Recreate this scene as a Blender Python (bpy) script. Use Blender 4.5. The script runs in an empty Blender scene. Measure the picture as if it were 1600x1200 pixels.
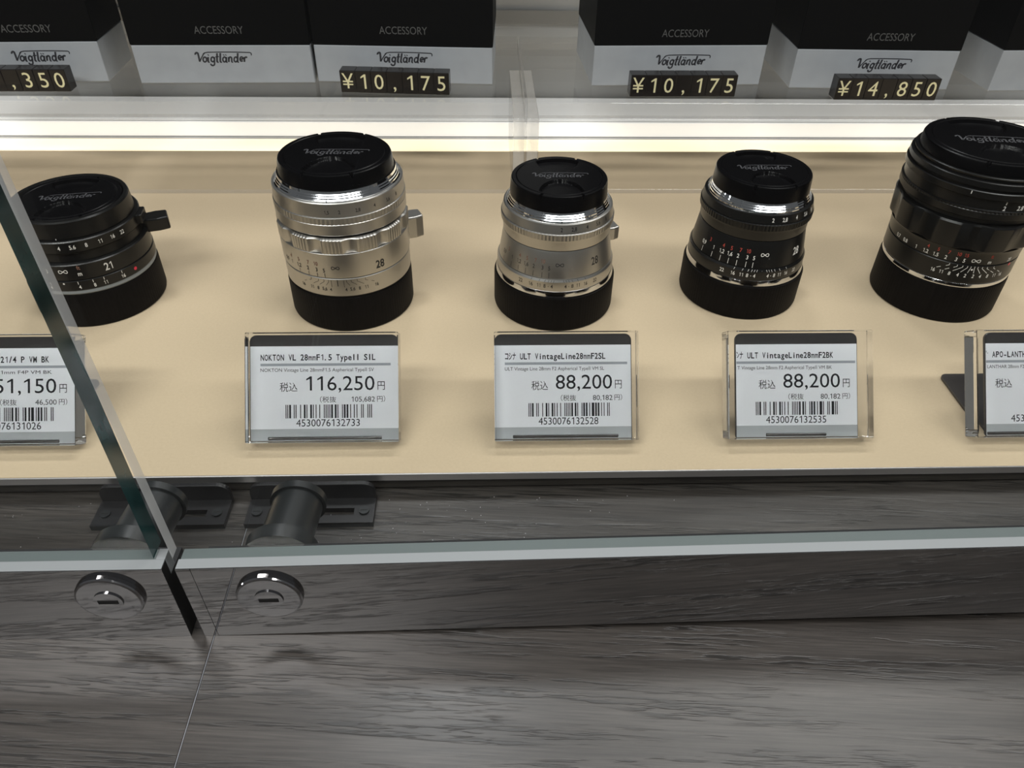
import bpy, bmesh, math, random
from mathutils import Vector, Matrix
random.seed(7)
sc = bpy.context.scene
C = sc.collection
MM = 0.001

# ---------------------------------------------------------------- camera
cam_d = bpy.data.cameras.new('camera')
cam = bpy.data.objects.new('camera', cam_d)
C.objects.link(cam)
cam_d.sensor_fit = 'HORIZONTAL'
cam_d.sensor_width = 36.0
cam_d.lens = 36.0 * 1192.69 / 1600.0
cam_d.clip_start = 0.01
cam_d.clip_end = 50.0
_r = Vector((0.99942697, -0.03057708, 0.01451786))
_u = Vector((0.00833294, 0.63796745, 0.77001824))
_f = Vector((0.03280683, 0.76945603, -0.63785667))
cam.matrix_world = Matrix(((_r.x, _u.x, -_f.x, 0.0), (_r.y, _u.y, -_f.y, 0.0),
                           (_r.z, _u.z, -_f.z, 0.19054), (0, 0, 0, 1)))
sc.camera = cam

# ---------------------------------------------------------------- world and lamps of the shop
world = bpy.data.worlds.new('shop_air')
sc.world = world
world.use_nodes = True
world.node_tree.nodes['Background'].inputs[0].default_value = (0.95, 0.97, 1.0, 1)
world.node_tree.nodes['Background'].inputs[1].default_value = 0.10


def ceiling_panel(name, loc, size, power, target, color=(1.0, 0.97, 0.92)):
    d = bpy.data.lights.new(name, 'AREA')
    d.shape = 'RECTANGLE'
    d.size, d.size_y = size
    d.energy = power
    d.color = color
    o = bpy.data.objects.new(name, d)
    C.objects.link(o)
    o.location = loc
    o.rotation_euler = (Vector(target) - Vector(loc)).to_track_quat('-Z', 'Y').to_euler()
    return o


ceiling_panel('ceiling_panel', (-0.75, -0.85, 1.75), (1.2, 0.30), 27, (-0.75, -0.84, 0), (1.0, 0.98, 0.95))
ceiling_panel('ceiling_panel', (0.95, -0.35, 1.75), (1.2, 0.30), 14, (0.95, -0.34, 0), (1.0, 0.98, 0.95))
ceiling_panel('ceiling_panel', (0.85, 1.00, 1.75), (1.1, 0.45), 12, (0.85, 0.99, 0), (1.0, 0.98, 0.95))
ceiling_panel('ceiling_spot', (-0.13, 1.05, 1.75), (0.28, 0.22), 7, (-0.13, 1.04, 0), (0.97, 0.98, 1.0))
ceiling_panel('case_top_strip', (-0.05, 0.09, 0.43), (1.0, 0.03), 1.2, (-0.05, 0.17, 0), (0.97, 0.985, 1.0))

sc.view_settings.view_transform = 'Standard'
sc.view_settings.look = 'None'
sc.view_settings.exposure = 0.13
sc.view_settings.gamma = 1.0
sc.view_settings.use_curve_mapping = False
sc.cycles.sample_clamp_indirect = 40.0
sc.cycles.max_bounces = 20
sc.cycles.transparent_max_bounces = 32
sc.cycles.transmission_bounces = 16
sc.cycles.glossy_bounces = 8


# ---------------------------------------------------------------- materials
def new_mat(name):
    m = bpy.data.materials.new(name)
    m.use_nodes = True
    return m, m.node_tree.nodes, m.node_tree.links


def pm(name, col, rough=0.5, metal=0.0, spec=0.5, aniso=0.0, coat=0.0, emit=None, estr=0.0):
    m, n, l = new_mat(name)
    b = n['Principled BSDF']
    b.inputs['Base Color'].default_value = (*col, 1)
    b.inputs['Roughness'].default_value = rough
    b.inputs['Metallic'].default_value = metal
    b.inputs['Specular IOR Level'].default_value = spec
    b.inputs['Anisotropic'].default_value = aniso
    b.inputs['Coat Weight'].default_value = coat
    if emit:
        b.inputs['Emission Color'].default_value = (*emit, 1)
        b.inputs['Emission Strength'].default_value = estr
    return m


def noisy(m, scale, amount, mapping=(1, 1, 1), detail=4.0, bump=0.0, dist=0.0002):
    """fine procedural mottling of a material's own colour (and bump)"""
    n, l = m.node_tree.nodes, m.node_tree.links
    b = n['Principled BSDF']
    base = tuple(b.inputs['Base Color'].default_value)
    tc = n.new('ShaderNodeTexCoord')
    mp = n.new('ShaderNodeMapping')
    mp.inputs['Scale'].default_value = mapping
    nz = n.new('ShaderNodeTexNoise')
    nz.inputs['Scale'].default_value = scale
    nz.inputs['Detail'].default_value = detail
    rp = n.new('ShaderNodeValToRGB')
    rp.color_ramp.elements[0].position = 0.3
    rp.color_ramp.elements[1].position = 0.7
    rp.color_ramp.elements[0].color = tuple(c * (1 - amount) for c in base[:3]) + (1,)
    rp.color_ramp.elements[1].color = tuple(min(1, c * (1 + amount)) for c in base[:3]) + (1,)
    l.new(tc.outputs['Object'], mp.inputs['Vector'])
    l.new(mp.outputs['Vector'], nz.inputs['Vector'])
    l.new(nz.outputs['Fac'], rp.inputs['Fac'])
    l.new(rp.outputs['Color'], b.inputs['Base Color'])
    if bump:
        bp = n.new('ShaderNodeBump')
        bp.inputs['Strength'].default_value = bump
        bp.inputs['Distance'].default_value = dist
        l.new(nz.outputs['Fac'], bp.inputs['Height'])
        l.new(bp.outputs['Normal'], b.inputs['Normal'])
    return m


def clear(name, tint=(1, 1, 1), refl=1.0, rough=0.0, ior=1.5, frost=0.0):
    """clear sheet: transparent with a Fresnel reflection; frost = share of scattered light on a sawn edge"""
    m, n, l = new_mat(name)
    n.remove(n['Principled BSDF'])
    tr = n.new('ShaderNodeBsdfTransparent')
    tr.inputs[0].default_value = (*tint, 1)
    gl = n.new('ShaderNodeBsdfGlossy')
    gl.inputs['Roughness'].default_value = rough
    lw = n.new('ShaderNodeLayerWeight')          # Schlick: f0 + (1 - f0) * (1 - cos)^5
    lw.inputs['Blend'].default_value = 0.5
    f0 = ((ior - 1) / (ior + 1)) ** 2
    pw = n.new('ShaderNodeMath')
    pw.operation = 'POWER'
    pw.inputs[1].default_value = 5.0
    fr = n.new('ShaderNodeMath')
    fr.operation = 'MULTIPLY_ADD'
    fr.inputs[1].default_value = 1 - f0
    fr.inputs[2].default_value = f0
    mu = n.new('ShaderNodeMath')
    mu.operation = 'MULTIPLY'
    mu.use_clamp = True
    mu.inputs[1].default_value = refl
    mx = n.new('ShaderNodeMixShader')
    l.new(lw.outputs['Facing'], pw.inputs[0])
    l.new(pw.outputs[0], fr.inputs[0])
    l.new(fr.outputs[0], mu.inputs[0])
    l.new(mu.outputs[0], mx.inputs['Fac'])
    l.new(tr.outputs[0], mx.inputs[1])
    l.new(gl.outputs[0], mx.inputs[2])
    out = mx
    if frost:
        df = n.new('ShaderNodeBsdfDiffuse')
        tl = n.new('ShaderNodeBsdfTranslucent')
        for q in (df, tl):
            q.inputs[0].default_value = (0.92, 0.92, 0.92, 1)
        m1 = n.new('ShaderNodeMixShader')
        m2 = n.new('ShaderNodeMixShader')
        m1.inputs['Fac'].default_value = 0.5
        m2.inputs['Fac'].default_value = frost
        l.new(df.outputs[0], m1.inputs[1])
        l.new(tl.outputs[0], m1.inputs[2])
        l.new(mx.outputs[0], m2.inputs[1])
        l.new(m1.outputs[0], m2.inputs[2])
        out = m2
    l.new(out.outputs[0], n['Material Output'].inputs['Surface'])
    return m


def solid_glass(name, tint=(1, 1, 1), ior=1.49, rough=0.0):
    m, n, l = new_mat(name)
    n.remove(n['Principled BSDF'])
    g = n.new('ShaderNodeBsdfGlass')
    g.inputs['Color'].default_value = (*tint, 1)
    g.inputs['IOR'].default_value = ior
    g.inputs['Roughness'].default_value = rough
    l.new(g.outputs[0], n['Material Output'].inputs['Surface'])
    return m


def wood(name, dark, mid, light, angle, rough, streak=1.0, pore=0.8):
    m, n, l = new_mat(name)
    b = n['Principled BSDF']
    tc = n.new('ShaderNodeTexCoord')
    mp = n.new('ShaderNodeMapping')
    mp.inputs['Rotation'].default_value = (0, 0, math.radians(angle))
    l.new(tc.outputs['Object'], mp.inputs['Vector'])

    def noise(sx, sy, scale, detail, dist=0.0):
        q = n.new('ShaderNodeMapping')
        q.inputs['Scale'].default_value = (sx, sy, sy)
        z = n.new('ShaderNodeTexNoise')
        z.inputs['Scale'].default_value = scale
        z.inputs['Detail'].default_value = detail
        z.inputs['Roughness'].default_value = 0.6
        z.inputs['Distortion'].default_value = dist
        l.new(mp.outputs['Vector'], q.inputs['Vector'])
        l.new(q.outputs['Vector'], z.inputs['Vector'])
        return z.outputs['Fac']
    broad = noise(0.07, 1, 120, 4, 0.4)       # wide light and dark grain bands
    fine = noise(0.03, 1, 1700, 3)           # fine fibres
    pores = noise(0.06, 1, 1250, 2, 0.15)      # dark open pores
    patch = noise(0.07, 1, 190, 2, 0.5)       # where the pores gather

    def ramp(src, p0, p1, c0, c1):
        r = n.new('ShaderNodeValToRGB')
        r.color_ramp.elements[0].position, r.color_ramp.elements[1].position = p0, p1
        r.color_ramp.elements[0].color, r.color_ramp.elements[1].color = (*c0, 1), (*c1, 1)
        l.new(src, r.inputs['Fac'])
        return r.outputs['Color']
    c1 = ramp(broad, 0.32, 0.68, mid, light)
    f1 = ramp(fine, 0.3, 0.7, (0.5,) * 3, (1.4,) * 3)
    mul = n.new('ShaderNodeMix')
    mul.data_type = 'RGBA'
    mul.blend_type = 'MULTIPLY'
    mul.inputs['Factor'].default_value = 0.8 * streak
    l.new(c1, mul.inputs['A'])
    l.new(f1, mul.inputs['B'])
    p1 = ramp(pores, 0.50, 0.57, (0, 0, 0), (1, 1, 1))
    p2 = ramp(patch, 0.47, 0.58, (0, 0, 0), (1, 1, 1))
    pp = n.new('ShaderNodeMath')
    pp.operation = 'MULTIPLY'
    l.new(p1, pp.inputs[0])
    l.new(p2, pp.inputs[1])
    pq = n.new('ShaderNodeMath')
    pq.operation = 'MULTIPLY'
    pq.inputs[1].default_value = pore
    l.new(pp.outputs[0], pq.inputs[0])
    mx = n.new('ShaderNodeMix')
    mx.data_type = 'RGBA'
    l.new(pq.outputs[0], mx.inputs['Factor'])
    l.new(mul.outputs['Result'], mx.inputs['A'])
    mx.inputs['B'].default_value = (*dark, 1)
    l.new(mx.outputs['Result'], b.inputs['Base Color'])
    b.inputs['Roughness'].default_value = rough
    bp = n.new('ShaderNodeBump')
    bp.invert = True
    bp.inputs['Strength'].default_value = 0.35
    bp.inputs['Distance'].default_value = 0.0002
    l.new(pq.outputs[0], bp.inputs['Height'])
    bf = n.new('ShaderNodeBump')
    bf.inputs['Strength'].default_value = 0.12
    bf.inputs['Distance'].default_value = 0.00015
    l.new(fine, bf.inputs['Height'])
    l.new(bp.outputs['Normal'], bf.inputs['Normal'])
    l.new(bf.outputs['Normal'], b.inputs['Normal'])
    return m


M = {}
M['wood'] = wood('dark_oak_laminate', (0.010, 0.009, 0.008), (0.027, 0.0236, 0.0208), (0.052, 0.046, 0.041), 4.0, 0.33)
M['wood_edge'] = wood('dark_oak_edge', (0.012, 0.011, 0.010), (0.030, 0.026, 0.022), (0.05, 0.044, 0.037), 0.0, 0.35)
M['felt'] = noisy(pm('beige_felt_sheet', (0.50, 0.40, 0.272), 0.85, spec=0.2), 1100, 0.03, detail=4, bump=0.10, dist=0.0002)
M['trim'] = pm('polished_steel_trim', (0.66, 0.64, 0.64), 0.30, 0.9)
M['mirror'] = pm('mirror_polished_steel', (0.38, 0.375, 0.375), 0.035, 1.0)
M['chrome'] = pm('chrome', (0.72, 0.73, 0.75), 0.07, 1.0)
M['lockmetal'] = pm('dark_chrome_lock', (0.44, 0.44, 0.45), 0.06, 1.0)
M['slot'] = pm('dark_keyway', (0.004, 0.004, 0.004), 0.6)
M['railtop'] = pm('satin_aluminium', (0.22, 0.235, 0.24), 0.5, 0.1)
M['gasket'] = pm('grey_green_gasket', (0.10, 0.12, 0.12), 0.45)
M['pane'] = clear('clear_float_glass', (0.975, 0.985, 0.98), 0.55, ior=1.45)
M['green_edge'] = noisy(pm('green_float_glass_edge', (0.015, 0.042, 0.042), 0.12, spec=0.6), 160, 0.55, (1, 1, 0.35))
M['pale_edge'] = clear('ground_glass_edge', (0.95, 0.94, 0.92), 0.8, 0.1, frost=0.5)  # paleness stands in for the beige felt reflected inside the pane
M['acrylic'] = clear('clear_acrylic_sheet', (0.985, 0.985, 0.985), 0.9, ior=1.49)
M['acrylic_edge'] = clear('clear_acrylic_edge', (0.95, 0.95, 0.95), 1.2, 0.10, frost=0.15)
M['acrylic_rim'] = clear('clear_acrylic_rim', (0.96, 0.96, 0.96), 1.2, 0.08, frost=0.30)
M['block'] = solid_glass('clear_acrylic_block', (0.996, 0.998, 1.0))
M['stand'] = pm('smoke_grey_acrylic_stand', (0.055, 0.05, 0.048), 0.18)
M['paper'] = pm('white_paper', (0.93, 0.94, 0.97), 0.8, spec=0.2)
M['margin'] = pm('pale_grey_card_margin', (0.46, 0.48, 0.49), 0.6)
M['ink'] = pm('black_print', (0.012, 0.012, 0.016), 0.6, spec=0.2)
M['greybar'] = pm('grey_print', (0.40, 0.42, 0.46), 0.7, spec=0.2)
M['silver'] = pm('satin_silver_anodised', (0.48, 0.465, 0.44), 0.38, 1.0)
M['black'] = pm('black_anodised', (0.005, 0.005, 0.005), 0.30, spec=0.35)
M['blackcap'] = pm('glossy_black_plastic', (0.0015, 0.0015, 0.002), 0.30, spec=0.14)
M['rearcap'] = noisy(pm('black_textured_plastic', (0.004, 0.0033, 0.003), 0.5, spec=0.08), 900, 0.3, (1, 1, 0.1))
M['gap'] = pm('dark_groove', (0.004, 0.004, 0.004), 0.6)
M['engr_k'] = pm('black_engraving', (0.015, 0.015, 0.015), 0.6)
M['engr_w'] = pm('white_engraving', (0.72, 0.70, 0.66), 0.6)
M['engr_r'] = pm('red_engraving', (0.40, 0.05, 0.035), 0.6)
M['engr_o'] = pm('brown_red_engraving', (0.20, 0.10, 0.07), 0.6)
M['reddot'] = pm('red_index_dot', (0.65, 0.02, 0.06), 0.4)
M['logo_g'] = pm('grey_embossing', (0.05, 0.05, 0.055), 0.5)
M['boxblack'] = pm('matt_black_card', (0.003, 0.003, 0.003), 0.5, spec=0.06)
M['boxgrey'] = noisy(pm('pale_grey_card', (0.34, 0.36, 0.385), 0.55, spec=0.3), 120, 0.04)
M['print_dk'] = pm('dark_print', (0.03, 0.03, 0.035), 0.5)
M['print_gr'] = pm('grey_foil_print', (0.08, 0.08, 0.08), 0.5)
M['cube'] = pm('black_price_cube', (0.010, 0.008, 0.007), 0.25)
M['gold'] = pm('gold_numeral', (0.86, 0.80, 0.50), 0.3, 0.25)
M['wallw'] = noisy(pm('white_back_panel', (0.50, 0.50, 0.49), 0.6), 40, 0.02)
M['ledge'] = pm('white_ledge', (0.80, 0.80, 0.80), 0.5)
M['bar'] = pm('white_light_bar', (0.85, 0.85, 0.85), 0.5, emit=(1.0, 0.97, 0.94), estr=0.62)
M['housing'] = pm('white_housing', (0.74, 0.74, 0.73), 0.5)
M['bar_top'] = pm('dim_light_bar_top', (0.80, 0.80, 0.80), 0.5, emit=(1.0, 0.985, 0.96), estr=0.36)
M['walltrim'] = pm('grey_back_strip', (0.30, 0.29, 0.27), 0.5)
M['led'] = pm('warm_led_diffuser', (0.9, 0.85, 0.7), 0.5, emit=(1.0, 0.83, 0.56), estr=0.98)
M['latch'] = pm('black_painted_latch', (0.007, 0.007, 0.008), 0.35)
M['latch_gr'] = pm('dark_grey_lock_body', (0.012, 0.014, 0.015), 0.35)


# ---------------------------------------------------------------- mesh helpers (all lengths in mm)
class MB:
    def __init__(s):
        s.v, s.f, s.m, s.sm = [], [], [], []

    def add(s, vs, fs, mi=0, smooth=False):
        b = len(s.v)
        s.v += [tuple(p) for p in vs]
        for q in fs:
            s.f.append(tuple(b + i for i in q))
            s.m.append(mi)
            s.sm.append(smooth)
        return s

    def box(s, x0, x1, y0, y1, z0, z1, mi=0, sides=None):
        """sides: optional dict of material index for '-x','+x','-y','+y','-z','+z'"""
        vs = [(x, y, z) for z in (z0, z1) for y in (y0, y1) for x in (x0, x1)]
        fc = {'-z': (0, 2, 3, 1), '+z': (4, 5, 7, 6), '-y': (0, 1, 5, 4), '+y': (2, 6, 7, 3), '-x': (0, 4, 6, 2), '+x': (1, 3, 7, 5)}
        b = len(s.v)
        s.v += vs
        for k, q in fc.items():
            s.f.append(tuple(b + i for i in q))
            s.m.append((sides or {}).get(k, mi))
            s.sm.append(False)
        return s

    def lathe(s, prof, n=128, mi=0, rf=None, smooth=True):
        """prof: [(r, z)...] bottom to top, open surface of revolution; rf(theta, i) adds to the radius"""
        vs, fs = [], []
        for i, (r, z) in enumerate(prof):
            for k in range(n):
                t = 2 * math.pi * k / n
                rr = r + (rf(t, i) if rf else 0)
                vs.append((rr * math.sin(t), -rr * math.cos(t), z))
        for i in range(len(prof) - 1):
            for k in range(n):
                k2 = (k + 1) % n
                fs.append((i * n + k, i * n + k2, (i + 1) * n + k2, (i + 1) * n + k))
        return s.add(vs, fs, mi, smooth)

    def prism(s, poly, axis, a, b, mi=0):
        """extrude a 2-D polygon between a and b along axis"""
        def P(u, v, w):
            return {'x': (w, u, v), 'y': (u, w, v), 'z': (u, v, w)}[axis]
        n = len(poly)
        vs = [P(u, v, a) for u, v in poly] + [P(u, v, b) for u, v in poly]
        fs = [tuple(range(n)), tuple(range(2 * n - 1, n - 1, -1))]
        fs += [(i, i + n, (i + 1) % n + n, (i + 1) % n) for i in range(n)]
        return s.add(vs, fs, mi)

    def tube(s, p0, p1, r, n=32, mi=0, r1=None):
        p0, p1 = Vector(p0), Vector(p1)
        d = (p1 - p0).normalized()
        a = d.orthogonal().normalized()
        b = d.cross(a)
        vs = []
        for p, q in ((p0, r), (p1, r if r1 is None else r1)):
            vs += [p + (a * math.cos(2 * math.pi * k / n) + b * math.sin(2 * math.pi * k / n)) * q for k in range(n)]
        fs = [(k, (k + 1) % n, (k + 1) % n + n, k + n) for k in range(n)]
        s.add(vs, fs, mi, True)
        s.add(vs[:n], [tuple(range(n - 1, -1, -1))], mi)
        s.add(vs[n:], [tuple(range(n))], mi)
        return s

    def build(s, name, mats, parent=None, bevel=0.0, segs=2, angle=30, loc=None):
        me = bpy.data.meshes.new(name)
        me.from_pydata([(x * MM, y * MM, z * MM) for x, y, z in s.v], [], s.f)
        for m in (mats if isinstance(mats, (list, tuple)) else [mats]):
            me.materials.append(M[m])
        me.polygons.foreach_set('material_index', s.m)
        me.polygons.foreach_set('use_smooth', s.sm)
        bm = bmesh.new()
        bm.from_mesh(me)
        bmesh.ops.recalc_face_normals(bm, faces=bm.faces)
        if bevel:
            es = [e for e in bm.edges if e.is_manifold and e.calc_face_angle(0) > math.radians(angle)]
            bmesh.ops.bevel(bm, geom=es, offset=bevel * MM, segments=segs, affect='EDGES', profile=0.5)
        bm.to_mesh(me)
        bm.free()
        if any(s.sm):
            me.set_sharp_from_angle(angle=math.radians(angle))
        me.update()
        o = bpy.data.objects.new(name, me)
        C.objects.link(o)
        o.parent = parent
        if loc:
            o.location = [c * MM for c in loc]
        return o


def thing(name, label, cat, loc=(0, 0, 0), rotz=0.0, group=None):
    o = bpy.data.objects.new(name, None)
    C.objects.link(o)
    o.empty_display_size = 0.01
    o.location = [c * MM for c in loc]
    o.rotation_euler = (0, 0, math.radians(rotz))
    return tag(o, label, cat, group)


def tag(o, label=None, cat=None, group=None, kind=None):
    for k, v in (('label', label), ('category', cat), ('group', group), ('kind', kind)):
        if v:
            o[k] = v
    return o


# ---------------------------------------------------------------- lettering
_cache = {}
BOLD = 0.0


def glyphs(s):
    """flat triangulated outlines of a string set in the built-in face, size 1"""
    key = (s, BOLD)
    if key not in _cache:
        c = bpy.data.curves.new('t', 'FONT')
        c.body = s
        c.resolution_u = 3
        c.offset = BOLD
        o = bpy.data.objects.new('t', c)
        C.objects.link(o)
        me = bpy.data.meshes.new_from_object(o.evaluated_get(bpy.context.evaluated_depsgraph_get()))
        _cache[key] = ([(v.co.x, v.co.y) for v in me.vertices], [tuple(p.vertices) for p in me.polygons])
        bpy.data.objects.remove(o)
        bpy.data.curves.remove(c)
        bpy.data.meshes.remove(me)
    return _cache[key]


CAP = 0.686
ONE = ([(0.25, 0), (0.345, 0), (0.345, 0.686), (0.25, 0.686), (0.09, 0.49), (0.25, 0.57), (0.27, 0.686), (0.09, 0.565)],
       [(0, 1, 2, 3), (4, 5, 6, 7)])


def span(s):
    vs, _ = glyphs(s)
    return min(v[0] for v in vs), max(v[0] for v in vs)


_adv = {}


def advance(ch):
    if ch not in _adv:
        if ch == '1':
            _adv[ch] = 0.50
        else:
            a, b = span('H' + ch + 'H')
            c, d = span('HH')
            _adv[ch] = (b - a) - (d - c)
    return _adv[ch]


def shape(ch):
    return ONE if ch == '1' else glyphs(ch)


def text2d(s, x, y, h, align='l', width=None, mono=None, xs=1.0):
    """list of (verts2d, faces): string s, baseline y, capital height h; width stretches it, mono = cell pitch"""
    k = h / CAP
    out = []
    if mono:
        for i, ch in enumerate(s):
            if ch == ' ':
                continue
            vs, fs = shape(ch)
            w0, w1 = min(v[0] for v in vs), max(v[0] for v in vs)
            fit = min(1.0, mono * 0.86 / max(1e-6, (w1 - w0) * k))
            cx = x + (i + 0.5) * mono
            if ch in '.,':
                cx -= mono * 0.18
            out.append(([(cx + ((a - (w0 + w1) / 2) * k * fit), y + b * k) for a, b in vs], fs))
        return out
    pen = 0.0
    run = []
    for ch in s:
        if ch != ' ':
            vs, fs = shape(ch)
            run.append(([(pen + a, b) for a, b in vs], fs))
        pen += advance(ch)
    w0 = min(v[0] for vs, _ in run for v in vs)
    w1 = max(v[0] for vs, _ in run for v in vs)
    kx = width / (w1 - w0) if width else k * xs
    off = {'l': w0, 'c': (w0 + w1) / 2, 'r': w1}[align]
    return [([(x + (a - off) * kx, y + b * k) for a, b in vs], fs) for vs, fs in run]


def put(mb, pieces, fn, mi=0):
    for vs, fs in pieces:
        mb.add([fn(a, b) for a, b in vs], fs, mi)


def ribbon(pts, w):
    """2-D stroke of constant width as quads"""
    vs, fs = [], []
    n = len(pts)
    for i, p in enumerate(pts):
        a = pts[max(0, i - 1)]
        b = pts[min(n - 1, i + 1)]
        dx, dy = b[0] - a[0], b[1] - a[1]
        L = math.hypot(dx, dy) or 1
        vs += [(p[0] - dy / L * w / 2, p[1] + dx / L * w / 2), (p[0] + dy / L * w / 2, p[1] - dx / L * w / 2)]
    fs = [(2 * i, 2 * i + 1, 2 * i + 3, 2 * i + 2) for i in range(n - 1)]
    return (vs, fs)


def arc(cx, cy, rx, ry, a0, a1, n=14):
    return [(cx + rx * math.cos(math.radians(a0 + (a1 - a0) * k / n)), cy + ry * math.sin(math.radians(a0 + (a1 - a0) * k / n))) for k in range(n + 1)]


def script_logo(width, bold=0.38, thin=0.20):
    """the maker's handwritten mark: joined script letters under a long bar; centred, returns 2-D pieces"""
    S = []

    def st(p, w):
        S.append(ribbon(p, w))
    # V with a curled start
    st(arc(0.05, 1.55, 0.28, 0.30, 200, 20, 10) + [(0.42, 1.2), (0.62, 0.1)], bold)
    st([(0.62, 0.05), (0.95, 0.75), (1.35, 1.45), (1.62, 1.78)], thin + .04)
    st([(1.30, 1.55)] + [(1.62, 1.80), (2.2, 1.93), (5.0, 1.98), (8.0, 1.96), (10.6, 1.88)] + arc(10.75, 1.50, 0.42, 0.38, 90, -30, 8), thin)
    x = 1.25
    st(arc(x + 0.42, 0.5, 0.36, 0.48, 0, 360, 20), bold * .85)                      # o
    st([(x + .70, .75), (x + 1.05, .80)], thin)
    x = 2.25
    st([(x + .1, 1.0), (x + .1, 0.2)] + arc(x + .28, .2, .18, .2, 180, 300, 6), bold)   # i
    st([(x + .08, 1.32), (x + .20, 1.46)], bold * .9)
    x = 2.85
    st(arc(x + .42, .52, .34, .46, 20, 340, 18), bold * .85)                         # g
    st([(x + .78, 1.0), (x + .78, -.35)] + arc(x + .40, -.38, .38, .32, 0, -190, 12), bold * .85)
    x = 3.95
    st([(x + .22, 1.75), (x + .20, .25)] + arc(x + .38, .22, .18, .22, 180, 310, 6), bold)  # t
    st([(x - .12, 1.02), (x + .62, 1.08)], thin)
    x = 4.65
    st([(x + .18, 1.78), (x + .16, .25)] + arc(x + .34, .22, .18, .22, 180, 310, 6), bold)  # l
    x = 5.25
    st(arc(x + .42, .5, .34, .48, 20, 340, 18), bold * .85)                          # a umlaut
    st([(x + .80, 1.0), (x + .78, .2)] + arc(x + .94, .2, .16, .2, 180, 300, 6), bold)
    st([(x + .22, 1.32), (x + .32, 1.46)], bold * .9)
    st([(x + .66, 1.32), (x + .76, 1.46)], bold * .9)
    x = 6.45
    st([(x + .1, 1.0), (x + .1, 0.0)], bold)                                         # n
    st([(x + .12, .55)] + arc(x + .42, .62, .28, .36, 170, 0, 10) + [(x + .70, .2)] + arc(x + .86, .2, .16, .2, 180, 300, 6), bold * .9)
    x = 7.55
    st(arc(x + .42, .5, .34, .48, 20, 340, 18), bold * .85)                          # d
    st([(x + .82, 1.76), (x + .80, .2)] + arc(x + .96, .2, .16, .2, 180, 300, 6), bold)
    x = 8.75
    st([(x + .08, .5), (x + .70, .62)] + arc(x + .40, .58, .31, .42, 5, 320, 16), bold * .85)  # e
    x = 9.65
    st([(x + .1, 1.0), (x + .1, 0.0)], bold)                                         # r
    st([(x + .12, .55)] + arc(x + .42, .62, .30, .34, 170, 40, 8), bold * .9)
    k = width / 11.4
    out = []
    for vs, fs in S:
        out.append(([((a + 0.20 * b - 5.5) * k, (b - 0.8) * k) for a, b in vs], fs))
    return out


# ================================================================= THE COUNTER AND THE CASE
def counter(x0, x1, label):
    return tag(MB().box(x0, x1, -330, 620, -39, -9).build('countertop', 'wood', bevel=0.25, segs=1),
               label, 'counter')


counter(-520, -80.05, 'dark grey oak countertop left of the thin board joint')
counter(-79.95, 560, 'dark grey oak countertop right of the thin board joint')

MB().box(-80.04, -79.96, -330, 620, -12, -9.03).build('joint_filler', 'greybar', bpy.data.objects['countertop.001'])
pf = thing('display_platform', 'long low platform with beige felt top and shiny metal front edge', 'display platform', (0, 0, 0))
MB().box(-420, 440, 183.6, 500, -8.2, -3.6).build('base_board', 'wood_edge', pf, 0.3)
MB().box(-420, 440, 182.2, 184.6, -3.55, -0.15).build('edge_trim', 'trim', pf, 0.5, 3)
MB().box(-420, 440, 184.65, 500, -3.55, -0.7).build('top_board', 'ledge', pf)
MB().box(-420, 440, 182.6, 455.6, -0.65, 0).build('felt_sheet', 'felt', pf, 0.2)
MB().box(-415, 435, 188, 495, -8.95, -8.25).build('rubber_foot', 'gap', pf)
MB().box(-420, 440, 457, 474, -0.65, 0.2).build('light_diffuser', 'led', pf, 0.1)['label'] = 'warm glowing light strip along the back of the felt'  # strip glows in place of felt brightly lit by the bar

# back of the case
lb = thing('light_bar', 'low glowing white light bar along the back wall behind the felt', 'light bar', (10, 500, 0.1))
MB().box(-430, 430, -20.5, 24, 0, 9.5).build('housing', 'housing', lb, 0.3)
MB().box(-429, 429, -22, -20.55, 0.3, 9.3).build('diffuser', 'bar', lb, 0.2)
MB().box(-429, 429, -20, 20, 9.55, 10.3).build('top_diffuser', 'bar_top', lb, 0.2)  # glowing top added to brighten the wall behind
tag(MB().box(-520, 560, 525, 535, -8.9, 170).build('wall_back', 'wallw'), kind='structure')
tag(MB().box(-420, 440, 522.5, 524.9, 56.5, 64.5).build('trim_back', 'walltrim', bevel=0.3), kind='structure')


# ---------------------------------------------------------------- clear acrylic risers
def riser(x0, x1, inner, label):
    t = thing('acrylic_riser', label, 'riser', ((x0 + x1) / 2, 456, 0.05))
    cx = (x0 + x1) / 2
    a, b = x0 - cx, x1 - cx
    ed = {'-y': 1, '+y': 1, '-x': 1, '+x': 1}
    MB().box(a, b, -59, 61, 42.3, 50.6, 0, ed).build('top_panel', ['acrylic', 'acrylic_edge'], t, 0.25, 1)
    MB().box(a + 6.3, b - 6.3, -59, -54, 0, 42.25, 0, {'-z': 1, '+z': 1}).build('front_panel', ['acrylic', 'acrylic_edge'], t, 0.2, 1)
    for s in (0, 1):
        u0, u1 = (a, a + 6.2) if s == 0 else (b - 6.2, b)
        MB().box(u0, u1, -59, 20, 0, 42.25, 0, {'-y': 1, '+y': 1, '-z': 1, '+z': 1}).build('side_panel', ['acrylic', 'acrylic_rim'], t, 0.25, 1)
    return t


riser(-400, 21.2, 'r', 'clear acrylic riser carrying the three left boxes')
riser(22.4, 420, 'l', 'clear acrylic riser carrying the three right boxes')


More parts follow.
